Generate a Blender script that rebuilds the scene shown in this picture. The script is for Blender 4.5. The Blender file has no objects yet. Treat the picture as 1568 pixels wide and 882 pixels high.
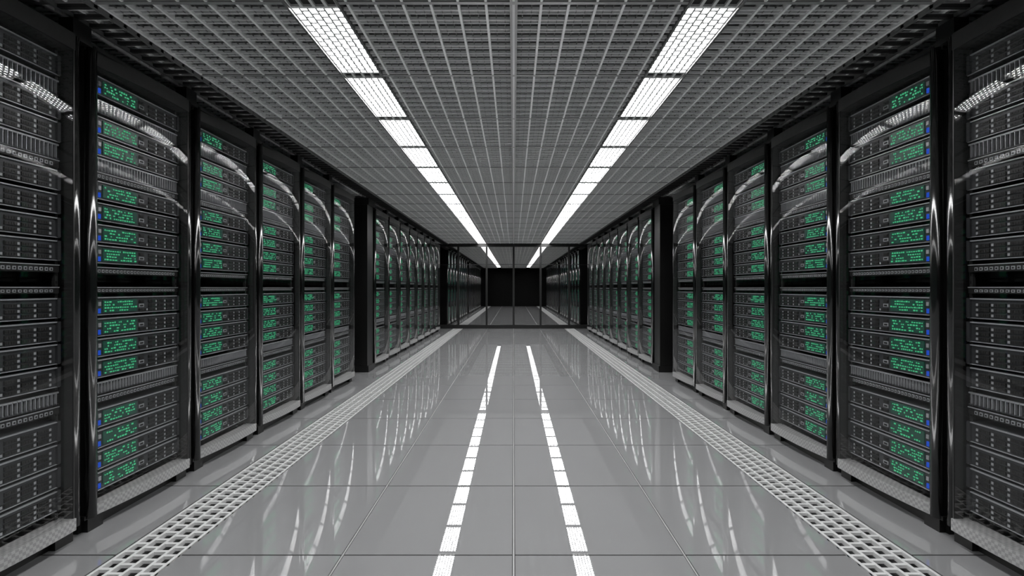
import bpy, math, random
random.seed(7)
scene = bpy.context.scene
scene.view_settings.view_transform = 'Standard'
scene.view_settings.look = 'None'

H = 1.2          # eye height
CEIL = 2.51
W = 2.06         # cabinet front plane
P = 0.80         # cabinet pitch
T = 0.7685       # floor / ceiling module
Y_END = 14.5
Y_BACK = -3.2
XW = 3.1

# ------------------------------------------------------------ materials
def new_mat(name):
    m = bpy.data.materials.new(name)
    m.use_nodes = True
    return m, m.node_tree, m.node_tree.nodes['Principled BSDF']

def pbr(name, col, rough=0.5, metal=0.0, ior=1.5, noise=0.0, nscale=30.0, emis=None, estr=0.0, rnoise=0.0):
    m, nt, b = new_mat(name)
    if not isinstance(col, tuple): col = (col, col, col)
    b.inputs['Base Color'].default_value = (*col, 1)
    b.inputs['Roughness'].default_value = rough
    b.inputs['Metallic'].default_value = metal
    b.inputs['IOR'].default_value = ior
    if emis:
        b.inputs['Emission Color'].default_value = (*emis, 1)
        b.inputs['Emission Strength'].default_value = estr
    if noise > 0:
        tc = nt.nodes.new('ShaderNodeTexCoord')
        n = nt.nodes.new('ShaderNodeTexNoise'); n.inputs['Scale'].default_value = nscale
        r = nt.nodes.new('ShaderNodeMapRange')
        r.inputs['To Min'].default_value = 1 - noise; r.inputs['To Max'].default_value = 1 + noise
        mx = nt.nodes.new('ShaderNodeVectorMath'); mx.operation = 'SCALE'
        mx.inputs[0].default_value = col
        nt.links.new(tc.outputs['Object'], n.inputs['Vector'])
        nt.links.new(n.outputs['Fac'], r.inputs['Value'])
        nt.links.new(r.outputs['Result'], mx.inputs['Scale'])
        nt.links.new(mx.outputs['Vector'], b.inputs['Base Color'])
    return m

def emit(name, col, s):
    m = bpy.data.materials.new(name); m.use_nodes = True
    nt = m.node_tree; nt.nodes.clear()
    e = nt.nodes.new('ShaderNodeEmission'); e.inputs['Color'].default_value = (*col, 1); e.inputs['Strength'].default_value = s
    o = nt.nodes.new('ShaderNodeOutputMaterial'); nt.links.new(e.outputs[0], o.inputs[0])
    return m

def glass(name, base, tint, rough=0.0, gcol=1.0):
    m = bpy.data.materials.new(name); m.use_nodes = True
    nt = m.node_tree; nt.nodes.clear()
    lw = nt.nodes.new('ShaderNodeLayerWeight'); lw.inputs['Blend'].default_value = 0.5
    pw = nt.nodes.new('ShaderNodeMath'); pw.operation = 'POWER'; pw.inputs[1].default_value = 5.5
    mr = nt.nodes.new('ShaderNodeMapRange'); mr.inputs['To Min'].default_value = base; mr.inputs['To Max'].default_value = 1.0
    t = nt.nodes.new('ShaderNodeBsdfTransparent'); t.inputs[0].default_value = (tint, tint, tint, 1)
    g = nt.nodes.new('ShaderNodeBsdfGlossy'); g.inputs['Roughness'].default_value = rough
    g.inputs['Color'].default_value = (gcol, gcol, gcol, 1)
    mx = nt.nodes.new('ShaderNodeMixShader')
    o = nt.nodes.new('ShaderNodeOutputMaterial')
    nt.links.new(lw.outputs['Facing'], pw.inputs[0]); nt.links.new(pw.outputs[0], mr.inputs['Value'])
    nt.links.new(mr.outputs['Result'], mx.inputs[0]); nt.links.new(t.outputs[0], mx.inputs[1]); nt.links.new(g.outputs[0], mx.inputs[2])
    nt.links.new(mx.outputs[0], o.inputs[0])
    return m

M = {}
M['tile'] = pbr('floor_tile_gloss', (0.250, 0.252, 0.256), 0.003, ior=2.8, noise=0.03, nscale=2.0)
M['inlay'] = pbr('floor_inlay_metal', 0.5, 0.3, metal=0.5)
M['groove'] = pbr('floor_tile_edge', 0.07, 0.6)
M['under'] = pbr('underfloor_dark', 0.02, 0.7)
M['grate'] = pbr('grating_metal', 0.7, 0.35, metal=0.2, noise=0.05)
M['cslat'] = pbr('ceiling_slat_grey', 0.33, 0.3, metal=0.3, noise=0.06)
M['cbar'] = pbr('ceiling_grid_metal', 0.9, 0.35, metal=0.1, noise=0.05)
M['cslab'] = pbr('ceiling_slab_grey', 0.10, 0.6, noise=0.08, nscale=4)
M['crail'] = pbr('ceiling_rail_dark', 0.12, 0.4)
M['wall'] = pbr('wall_black_paint', 0.003, 0.7, noise=0.1, ior=1.2)
M['blackgloss'] = pbr('black_gloss_lacquer', 0.004, 0.13, ior=1.75)
M['black'] = pbr('black_powder_coat', 0.003, 0.4)
M['frame'] = pbr('dark_grey_frame', 0.035, 0.35, metal=0.3, noise=0.2, nscale=60)
M['server'] = pbr('server_chassis_grey', (0.048, 0.050, 0.054), 0.36, metal=0.4, noise=0.15, nscale=15)
M['server2'] = pbr('server_bezel_light', (0.40, 0.41, 0.43), 0.35, metal=0.5)
M['bay'] = pbr('drive_bay_dark', 0.014, 0.4, metal=0.2)
M['hole'] = pbr('vent_hole_black', 0.003, 0.6)
M['lcd'] = pbr('display_panel_dark_green', (0.012, 0.035, 0.028), 0.3, emis=(0.01, 0.10, 0.06), estr=0.2)
M['green'] = emit('led_green', (0.07, 0.50, 0.23), 0.85)
M['blue'] = emit('led_blue', (0.02, 0.08, 0.55), 0.8)
M['glass'] = glass('door_glass', 0.045, 0.97)
M['endglass'] = glass('partition_glass', 0.7, 0.5, gcol=0.92)
M['light'] = emit('light_diffuser', (1.0, 1.0, 1.0), 43.0)
M['louver'] = pbr('louver_grey_metal', 0.45, 0.5)
m, nt, b = new_mat('sill_speckled_metal')
tc = nt.nodes.new('ShaderNodeTexCoord'); v = nt.nodes.new('ShaderNodeTexChecker'); v.inputs['Scale'].default_value = 70
v.inputs['Color1'].default_value = (0.42, 0.42, 0.42, 1); v.inputs['Color2'].default_value = (0.30, 0.30, 0.30, 1)
nt.links.new(tc.outputs['Object'], v.inputs['Vector']); nt.links.new(v.outputs['Color'], b.inputs['Base Color'])
b.inputs['Roughness'].default_value = 0.35; b.inputs['Metallic'].default_value = 0.3
M['sill'] = m

# ------------------------------------------------------------ mesh builder
class MB:
    def __init__(s): s.v = []; s.f = []; s.m = []; s.sm = []; s.mats = []
    def mi(s, k):
        if k not in s.mats: s.mats.append(k)
        return s.mats.index(k)
    def box(s, x0, x1, y0, y1, z0, z1, k):
        i = len(s.v); mi = s.mi(k)
        s.v += [(x0,y0,z0),(x1,y0,z0),(x1,y1,z0),(x0,y1,z0),(x0,y0,z1),(x1,y0,z1),(x1,y1,z1),(x0,y1,z1)]
        for f in ((0,3,2,1),(4,5,6,7),(0,1,5,4),(1,2,6,5),(2,3,7,6),(3,0,4,7)):
            s.f.append(tuple(i+a for a in f)); s.m.append(mi); s.sm.append(False)
    def quad(s, pts, k, smooth=False):
        i = len(s.v); s.v += list(pts); s.f.append((i, i+1, i+2, i+3)); s.m.append(s.mi(k)); s.sm.append(smooth)
    def chamfer_box(s, x0, x1, y0, y1, z0, z1, c, k, kedge):
        i = len(s.v); mi = s.mi(k); me = s.mi(kedge)
        s.v += [(x0,y0,z0),(x1,y0,z0),(x1,y1,z0),(x0,y1,z0),
                (x0,y0,z1-c),(x1,y0,z1-c),(x1,y1,z1-c),(x0,y1,z1-c),
                (x0+c,y0+c,z1),(x1-c,y0+c,z1),(x1-c,y1-c,z1),(x0+c,y1-c,z1)]
        for n, f in enumerate(((0,3,2,1),(0,1,5,4),(1,2,6,5),(2,3,7,6),(3,0,4,7),(4,5,9,8),(5,6,10,9),(6,7,11,10),(7,4,8,11),(8,9,10,11))):
            s.f.append(tuple(i+a for a in f)); s.m.append(mi if n == 9 else me); s.sm.append(False)
    def cyl(s, cx, cy, r, z0, z1, k, n=20):
        i = len(s.v); mi = s.mi(k)
        for j in range(n):
            a = 2*math.pi*j/n
            s.v.append((cx+r*math.cos(a), cy+r*math.sin(a), z0)); s.v.append((cx+r*math.cos(a), cy+r*math.sin(a), z1))
        for j in range(n):
            j2 = (j+1) % n
            s.f.append((i+2*j, i+2*j2, i+2*j2+1, i+2*j+1)); s.m.append(mi); s.sm.append(True)
        s.f.append(tuple(i+2*j+1 for j in range(n))); s.m.append(mi); s.sm.append(False)
        s.f.append(tuple(i+2*j for j in reversed(range(n)))); s.m.append(mi); s.sm.append(False)
    def arcsheet(s, pts, z0, z1, k):
        i = len(s.v); mi = s.mi(k)
        for (x, y) in pts: s.v.append((x, y, z0)); s.v.append((x, y, z1))
        for j in range(len(pts)-1):
            s.f.append((i+2*j, i+2*j+2, i+2*j+3, i+2*j+1)); s.m.append(mi); s.sm.append(True)
    def mesh(s, name, mirror=False):
        me = bpy.data.meshes.new(name)
        v = [(-a, b, c) for a, b, c in s.v] if mirror else s.v
        f = [tuple(reversed(q)) for q in s.f] if mirror else s.f
        me.from_pydata(v, [], f)
        for k in s.mats: me.materials.append(M[k])
        me.polygons.foreach_set('material_index', s.m)
        me.polygons.foreach_set('use_smooth', s.sm)
        me.update()
        return me
def obj(name, me, loc=(0,0,0)):
    o = bpy.data.objects.new(name, me); scene.collection.objects.link(o); o.location = loc; return o

# ------------------------------------------------------------ floor
fl = MB()
fl.box(-XW, XW, Y_BACK, Y_END+1.5, -0.12, -0.05, 'under')
y0 = 2.198 - 7*T
rows = []
y = y0
while y < Y_END + 1.4:
    rows.append((max(y, Y_BACK), min(y+T, Y_END+1.5))); y += T
g = 0.003
for (a, b2) in rows:
    for sx in (1, -1):
        for (xa, xb) in ((0.0, T), (T, 1.50), (1.785, XW)):
            x0, x1 = xa+0.005, xb-0.005
            if sx < 0: x0, x1 = -x1, -x0
            fl.chamfer_box(x0, x1, a+g, b2-g, -0.05, 0.0, 0.002, 'tile', 'groove')
for x in (0, T, -T):
    fl.box(x-0.0035, x+0.0035, Y_BACK, Y_END+1.4, -0.05, -0.001, 'inlay')
for sx in (1, -1):
    def fb(xa, xb, ya, yb, za, zb, k):
        fl.box(min(sx*xa, sx*xb), max(sx*xa, sx*xb), ya, yb, za, zb, k)
    x0, x1 = 1.503, 1.782
    n = 4; pw = (x1-x0)/n
    for i in range(n+1):
        cx = x0 + i*pw
        cx = min(max(cx, x0+0.007), x1-0.007)
        fb(cx-0.007, cx+0.007, Y_BACK, Y_END, -0.02, 0.0, 'grate')
    step = T/11
    yy = y0
    while yy < Y_END:
        for i in range(n):
            o_ = step*0.5 if i % 2 else 0
            fb(x0+i*pw, x0+(i+1)*pw, yy+o_-0.008, yy+o_+0.008, -0.015, -0.001, 'grate')
        yy += step
obj('floor', fl.mesh('floor'))

# ------------------------------------------------------------ ceiling
ce = MB()
ce.box(-XW, XW, Y_BACK, Y_END+1.5, CEIL+0.07, CEIL+0.16, 'cslab')
LX0, LX1 = 0.81, 1.055
CY0 = 2.25 - 7*T
regions = [(-LX0, LX0), (LX1, 2.35), (-2.35, -LX1)]
for (xa, xb) in regions:
    step = T/9; yy = CY0; k = 0
    while yy < Y_END:
        ce.box(xa, xb, yy-0.019, yy+0.019, CEIL+0.014, CEIL+0.020, 'cslat')
        ce.box(xa, xb, yy-0.022, yy-0.018, CEIL+0.004, CEIL+0.020, 'cbar')
        ce.box(xa, xb, yy+0.018, yy+0.021, CEIL+0.008, CEIL+0.020, 'cbar')
        if k % 9 == 0:
            ce.box(xa, xb, yy-0.010, yy+0.010, CEIL-0.001, CEIL+0.05, 'cslat')
        yy += step; k += 1
px = T/6
i = -18
while i <= 18:
    x = i*px
    if (abs(x) < LX0-0.01) or (abs(x) > LX1+0.01 and abs(x) < 2.34):
        ce.box(x-0.006, x+0.006, Y_BACK, Y_END, CEIL, CEIL+0.03, 'cbar')
        for q in (1/3, 2/3):
            xx = x+px*q
            if (abs(xx) < LX0-0.01) or (abs(xx) > LX1+0.01 and abs(xx) < 2.34):
                ce.box(xx-0.002, xx+0.002, Y_BACK, Y_END, CEIL+0.012, CEIL+0.022, 'crail')
    i += 1
ce.box(-0.018, -0.006, Y_BACK, Y_END, CEIL-0.008, CEIL+0.03, 'cslat')
ce.box(0.006, 0.018, Y_BACK, Y_END, CEIL-0.008, CEIL+0.03, 'cslat')
for sx in (1, -1):
    for x in (LX0, LX1):
        ce.box(sx*x-0.006, sx*x+0.006, Y_BACK, Y_END, CEIL-0.006, CEIL+0.07, 'crail')
    a, b2 = sorted((sx*2.33, sx*2.37)); ce.box(a, b2, Y_BACK, Y_END, CEIL-0.02, CEIL+0.09, 'black')
    a, b2 = sorted((sx*2.37, sx*XW)); ce.box(a, b2, Y_BACK, Y_END, CEIL-0.0, CEIL+0.02, 'black')
    a, b2 = sorted((sx*1.93, sx*1.945)); ce.box(a, b2, Y_BACK, Y_END, CEIL-0.02, CEIL, 'crail')
    a, b2 = sorted((sx*2.10, sx*2.115)); ce.box(a, b2, Y_BACK, Y_END, CEIL-0.02, CEIL, 'crail')
    yy = CY0
    while yy < Y_END:
        a, b2 = sorted((sx*1.93, sx*2.115)); ce.box(a, b2, yy, yy+0.02, CEIL-0.018, CEIL-0.002, 'frame'); yy += T/9
obj('ceiling', ce.mesh('ceiling'))

# ------------------------------------------------------------ light fixtures
lf = MB()
hw = (LX1-LX0)/2 - 0.007
EC = 0.09
lf.box(-hw, hw, 0.0, T, 0.055, 0.065, 'black')
lf.quad([(-hw, EC, 0.02), (-hw, T-0.005, 0.02), (hw, T-0.005, 0.02), (hw, EC, 0.02)], 'light')
lf.box(-hw, hw, 0.0, EC, 0.02, 0.03, 'hole')
lf.box(-hw, hw, 0.0, 0.016, 0.008, 0.02, 'grate'); lf.box(-hw, hw, EC-0.016, EC, 0.008, 0.02, 'grate')
for i in range(5):
    cx = -hw + 2*hw*i/4
    lf.box(max(cx-0.007, -hw), min(cx+0.007, hw), 0.016, EC-0.016, 0.008, 0.02, 'grate')
NC = 6; cw = 2*hw/NC
for i in range(NC+1):
    cx = -hw + cw*i
    lf.box(cx-0.005, cx+0.005, EC, T, 0.010, 0.017, 'louver')
NR = 13; ch = (T-EC)/NR
for j in range(NR+1):
    for i in range(NC):
        yy = EC + ch*(j + (0.5 if i % 2 else 0))
        if yy < EC+0.005 or yy > T-0.008: continue
        lf.box(-hw+cw*i, -hw+cw*(i+1), yy-0.006, yy+0.006, 0.010, 0.017, 'louver')
lme = lf.mesh('ceiling_light_panel')
for sx in (-1, 1):
    n = -6
    while 2.25+(n+1)*T < Y_END+0.1:
        obj('ceiling_light_panel', lme, (sx*(LX0+LX1)/2, 2.21+n*T, CEIL-0.004)); n += 1

# ------------------------------------------------------------ server cabinet  (local: x depth away from aisle, y along aisle)
def prof(t):
    a0, a1 = math.radians(9.5), math.radians(-3.2)
    return 0.028 - 0.64*(a0*t + (a1-a0)*t*t/2)
def build_cabinet():
    c = MB()
    D = 0.90
    c.box(0.06, D-0.02, 0.02, P-0.02, 0.0, 0.07, 'black')
    c.box(0.03, 0.10, 0.04, 0.13, 0.0, 0.07, 'black'); c.box(0.03, 0.10, P-0.13, P-0.04, 0.0, 0.07, 'black')
    c.box(0.05, D, 0.01, 0.03, 0.07, 2.39, 'black'); c.box(0.05, D, P-0.03, P-0.01, 0.07, 2.39, 'black')
    c.box(D-0.02, D, 0.01, P-0.01, 0.07, 2.39, 'black')
    c.box(0.02, D, 0.01, P-0.01, 2.36, 2.39, 'black'); c.box(0.02, D, 0.01, P-0.01, 0.07, 0.09, 'black')
    for cy in (0.047, P-0.047):
        c.cyl(0.024, cy, 0.027, 0.075, 2.385, 'blackgloss', 48)
        c.box(0.024, 0.075, cy-0.025, cy+0.025, 0.075, 2.385, 'black')
    for cy in (0.078, P-0.078):
        c.box(prof(0 if cy < 0.4 else 1)-0.002, 0.035, cy-0.003, cy+0.003, 0.12, 2.31, 'frame')
    def curved(z0, z1, k, off, ya=0.075, yb=P-0.075, back=0.07):
        n = 12; i = len(c.v); mi = c.mi(k)
        for j in range(n+1):
            t = j/n; yy = ya+(yb-ya)*t; x = prof(t) - off
            c.v += [(x, yy, z0), (x, yy, z1), (back, yy, z1), (back, yy, z0)]
        for j in range(n):
            a = i+4*j; b3 = a+4
            for q in ((0,1),(1,2),(2,3),(3,0)):
                c.f.append((a+q[0], a+q[1], b3+q[1], b3+q[0])); c.m.append(mi); c.sm.append(False)
        for a in (i, i+4*n):
            c.f.append((a, a+1, a+2, a+3)); c.m.append(mi); c.sm.append(False)
    curved(0.07, 0.125, 'sill', 0.010)
    curved(2.31, 2.385, 'frame', 0.006)
    c.box(0.0, 0.10, 0.0, P, 2.375, 2.395, 'black')
    c.box(0.02, 0.09, -0.05, 0.05, 2.395, 2.48, 'black')
    n = 28; pts = []
    for j in range(n+1):
        t = j/n; pts.append((prof(t), 0.08+0.64*t))
    c.arcsheet(pts, 0.125, 2.31, 'glass')
    for cy in (0.085, P-0.10):
        c.box(0.060, 0.075, cy, cy+0.015, 0.10, 2.34, 'frame')
        z = 0.14
        while z < 2.32:
            c.box(0.058, 0.060, cy+0.004, cy+0.011, z, z+0.012, 'hole'); z += 0.036
    c.box(0.55, 0.57, 0.03, P-0.03, 0.09, 2.36, 'black')
    XF = 0.048
    ya, yb = 0.105, P-0.105
    def server(z, h, lit=True):
        z0, z1 = z-h/2, z+h/2
        c.box(XF, 0.5, ya, yb, z0+0.004, z1-0.004, 'server')
        c.box(XF-0.008, XF, ya-0.012, yb+0.012, z1-0.011, z1-0.006, 'server2')
        c.box(XF-0.006, XF, ya-0.012, yb+0.012, z0+0.004, z0+0.007, 'server2')
        c.box(XF-0.010, XF, ya-0.012, ya+0.004, z0+0.006, z1-0.006, 'server')
        c.box(XF-0.010, XF, yb-0.004, yb+0.012, z0+0.006, z1-0.006, 'server')
        c.box(XF-0.006, XF, ya+0.012, ya+0.026, z0+0.014, z0+0.038, 'blue')
        c.box(XF-0.006, XF, ya+0.012, ya+0.028, z0+0.052, z0+0.072, 'server2')
        pa, pb = ya+0.042, ya+0.265
        c.box(XF-0.005, XF, pa, pb, z0+0.016, z1-0.020, 'lcd')
        rws = 4
        hh = (h-0.042)/rws
        for r in range(rws):
            yy = pa+0.008
            zz = z0+0.019+r*hh
            while yy < pb-0.012:
                w = random.choice((0.005, 0.007, 0.010, 0.013))
                if random.random() < 0.62:
                    c.box(XF-0.0065, XF-0.005, yy, yy+w, zz+hh*0.15, zz+hh*random.choice((0.55, 0.68)), 'green')
                yy += w+0.006
        ba = pb+0.02; nb = 4; bw = (yb-0.02-ba)/nb
        nr = 3; bh = (h-0.032)/nr
        for i in range(nb):
            for r in range(nr):
                s0 = ba+i*bw; t0 = z0+0.012+r*bh
                if i == 0 and r > 0: 
                    c.box(XF-0.003, XF, s0, s0+bw*0.5, t0, t0+bh*0.8, 'server2' if r == 1 else 'bay')
                    c.box(XF-0.0045, XF-0.003, s0+0.006, s0+bw*0.4, t0+0.004, t0+bh*0.6, 'hole')
                    continue
                c.box(XF-0.004, XF, s0, s0+bw*0.92, t0, t0+bh*0.72, 'bay')
                c.box(XF-0.0055, XF-0.004, s0+bw*0.72, s0+bw*0.86, t0+bh*0.12, t0+bh*0.6, 'server2')
                for q in range(4):
                    c.box(XF-0.005, XF-0.004, s0+0.005+q*bw*0.16, s0+0.005+q*bw*0.16+bw*0.1, t0+bh*0.15, t0+bh*0.55, 'hole')
    def vent(z, h, n=30):
        z0, z1 = z-h/2, z+h/2
        c.box(XF+0.012, 0.4, ya, yb, z0, z1, 'bay')
        c.box(XF, XF+0.012, ya-0.012, yb+0.012, z1-0.007, z1, 'server2'); c.box(XF, XF+0.012, ya-0.012, yb+0.012, z0, z0+0.006, 'server')
        for i in range(n+1):
            yy = ya+(yb-ya)*i/n
            c.box(XF, XF+0.012, yy-0.0015, yy+0.0015, z0, z1, 'server2')
    def ports(z, h, n=24):
        z0, z1 = z-h/2, z+h/2
        c.box(XF, 0.4, ya-0.012, yb+0.012, z0, z1, 'bay')
        c.box(XF-0.004, XF, ya-0.012, yb+0.012, z1-0.004, z1, 'server2')
        for i in range(n):
            yy = ya+0.012+(yb-ya-0.024)*i/n
            c.box(XF-0.004, XF, yy, yy+0.014, z0+0.006, z0+h*0.6, 'server2')
            c.box(XF-0.0045, XF-0.004, yy+0.003, yy+0.011, z0+0.009, z0+h*0.5, 'hole')
    for z in (2.228, 2.027, 1.92, 1.698, 1.589, 1.479, 1.373, 1.108, 1.0, 0.896, 0.79, 0.54, 0.433, 0.327, 0.22):
        server(z, 0.102)
    vent(2.125, 0.07); vent(1.83, 0.07); ports(1.773, 0.035)
    ports(1.29, 0.035); ports(1.19, 0.03)
    vent(0.69, 0.06); ports(0.635, 0.035)
    return c
random.seed(3)
cab = build_cabinet()
cab_r = cab.mesh('server_cabinet_mesh_r'); cab_l = cab.mesh('server_cabinet_mesh_l', mirror=True)
ys = [2.36 + P*k for k in range(-5, 5)] + [7.27 + P*k for k in range(0, 8)]
for yy in ys:
    obj('server_cabinet', cab_r, (W, yy, 0)); obj('server_cabinet', cab_l, (-W, yy, 0))

# ------------------------------------------------------------ pillars
pl = MB()
pl.box(0.02, XW-W-0.01, 0, 0.27, 0, CEIL-0.03, 'black')
pl.box(0.0, XW-W-0.01, -0.01, 0.28, 0, 0.09, 'black')
pl.box(0.0, XW-W-0.01, -0.01, 0.28, CEIL-0.12, CEIL-0.025, 'black')
pr = pl.mesh('pillar_r'); pl_ = pl.mesh('pillar_l', mirror=True)
obj('pillar', pr, (W+0.005, 6.97, 0)); obj('pillar', pl_, (-W-0.005, 6.97, 0))

# ------------------------------------------------------------ end glass partition
gp = MB()
Z1 = CEIL-0.01
for x in (-2.25, -1.64, -0.80, 0.0, 0.80, 1.64, 2.25):
    gp.box(x-0.028, x+0.028, -0.03, 0.03, 0.0, Z1, 'black')
gp.box(-XW, XW, -0.032, 0.032, 0.0, 0.11, 'black')
gp.box(-XW, XW, -0.032, 0.032, Z1-0.08, Z1, 'black')
gp.box(-XW, XW, -0.02, 0.02, 1.885, 1.90, 'black')
gp.quad([(-3.0, 0, 0.05), (3.0, 0, 0.05), (3.0, 0, Z1-0.05), (-3.0, 0, Z1-0.05)], 'endglass')
obj('glass_partition', gp.mesh('glass_partition'), (0, Y_END, 0))

# ------------------------------------------------------------ walls
def wall(name, *b):
    w = MB(); w.box(*b, 'wall'); obj(name, w.mesh(name))
wall('wall_left', -XW-0.1, -XW, Y_BACK, Y_END+1.5, -0.12, CEIL+0.16)
wall('wall_right', XW, XW+0.1, Y_BACK, Y_END+1.5, -0.12, CEIL+0.16)
wall('wall_back', -XW-0.1, XW+0.1, Y_BACK-0.1, Y_BACK, -0.12, CEIL+0.16)
wall('wall_front', -XW-0.1, XW+0.1, Y_END+1.5, Y_END+1.6, -0.12, CEIL+0.16)

# ------------------------------------------------------------ world, camera
w = bpy.data.worlds.new('world'); scene.world = w; w.use_nodes = True
w.node_tree.nodes['Background'].inputs[0].default_value = (0, 0, 0, 1)
cd = bpy.data.cameras.new('camera'); co = bpy.data.objects.new('camera', cd); scene.collection.objects.link(co)
co.location = (0, 0, H); co.rotation_euler = (math.pi/2, 0, 0)
cd.sensor_width = 36; cd.lens = 749/1568*36; cd.shift_x = -0.0016; cd.clip_start = 0.02
scene.camera = co
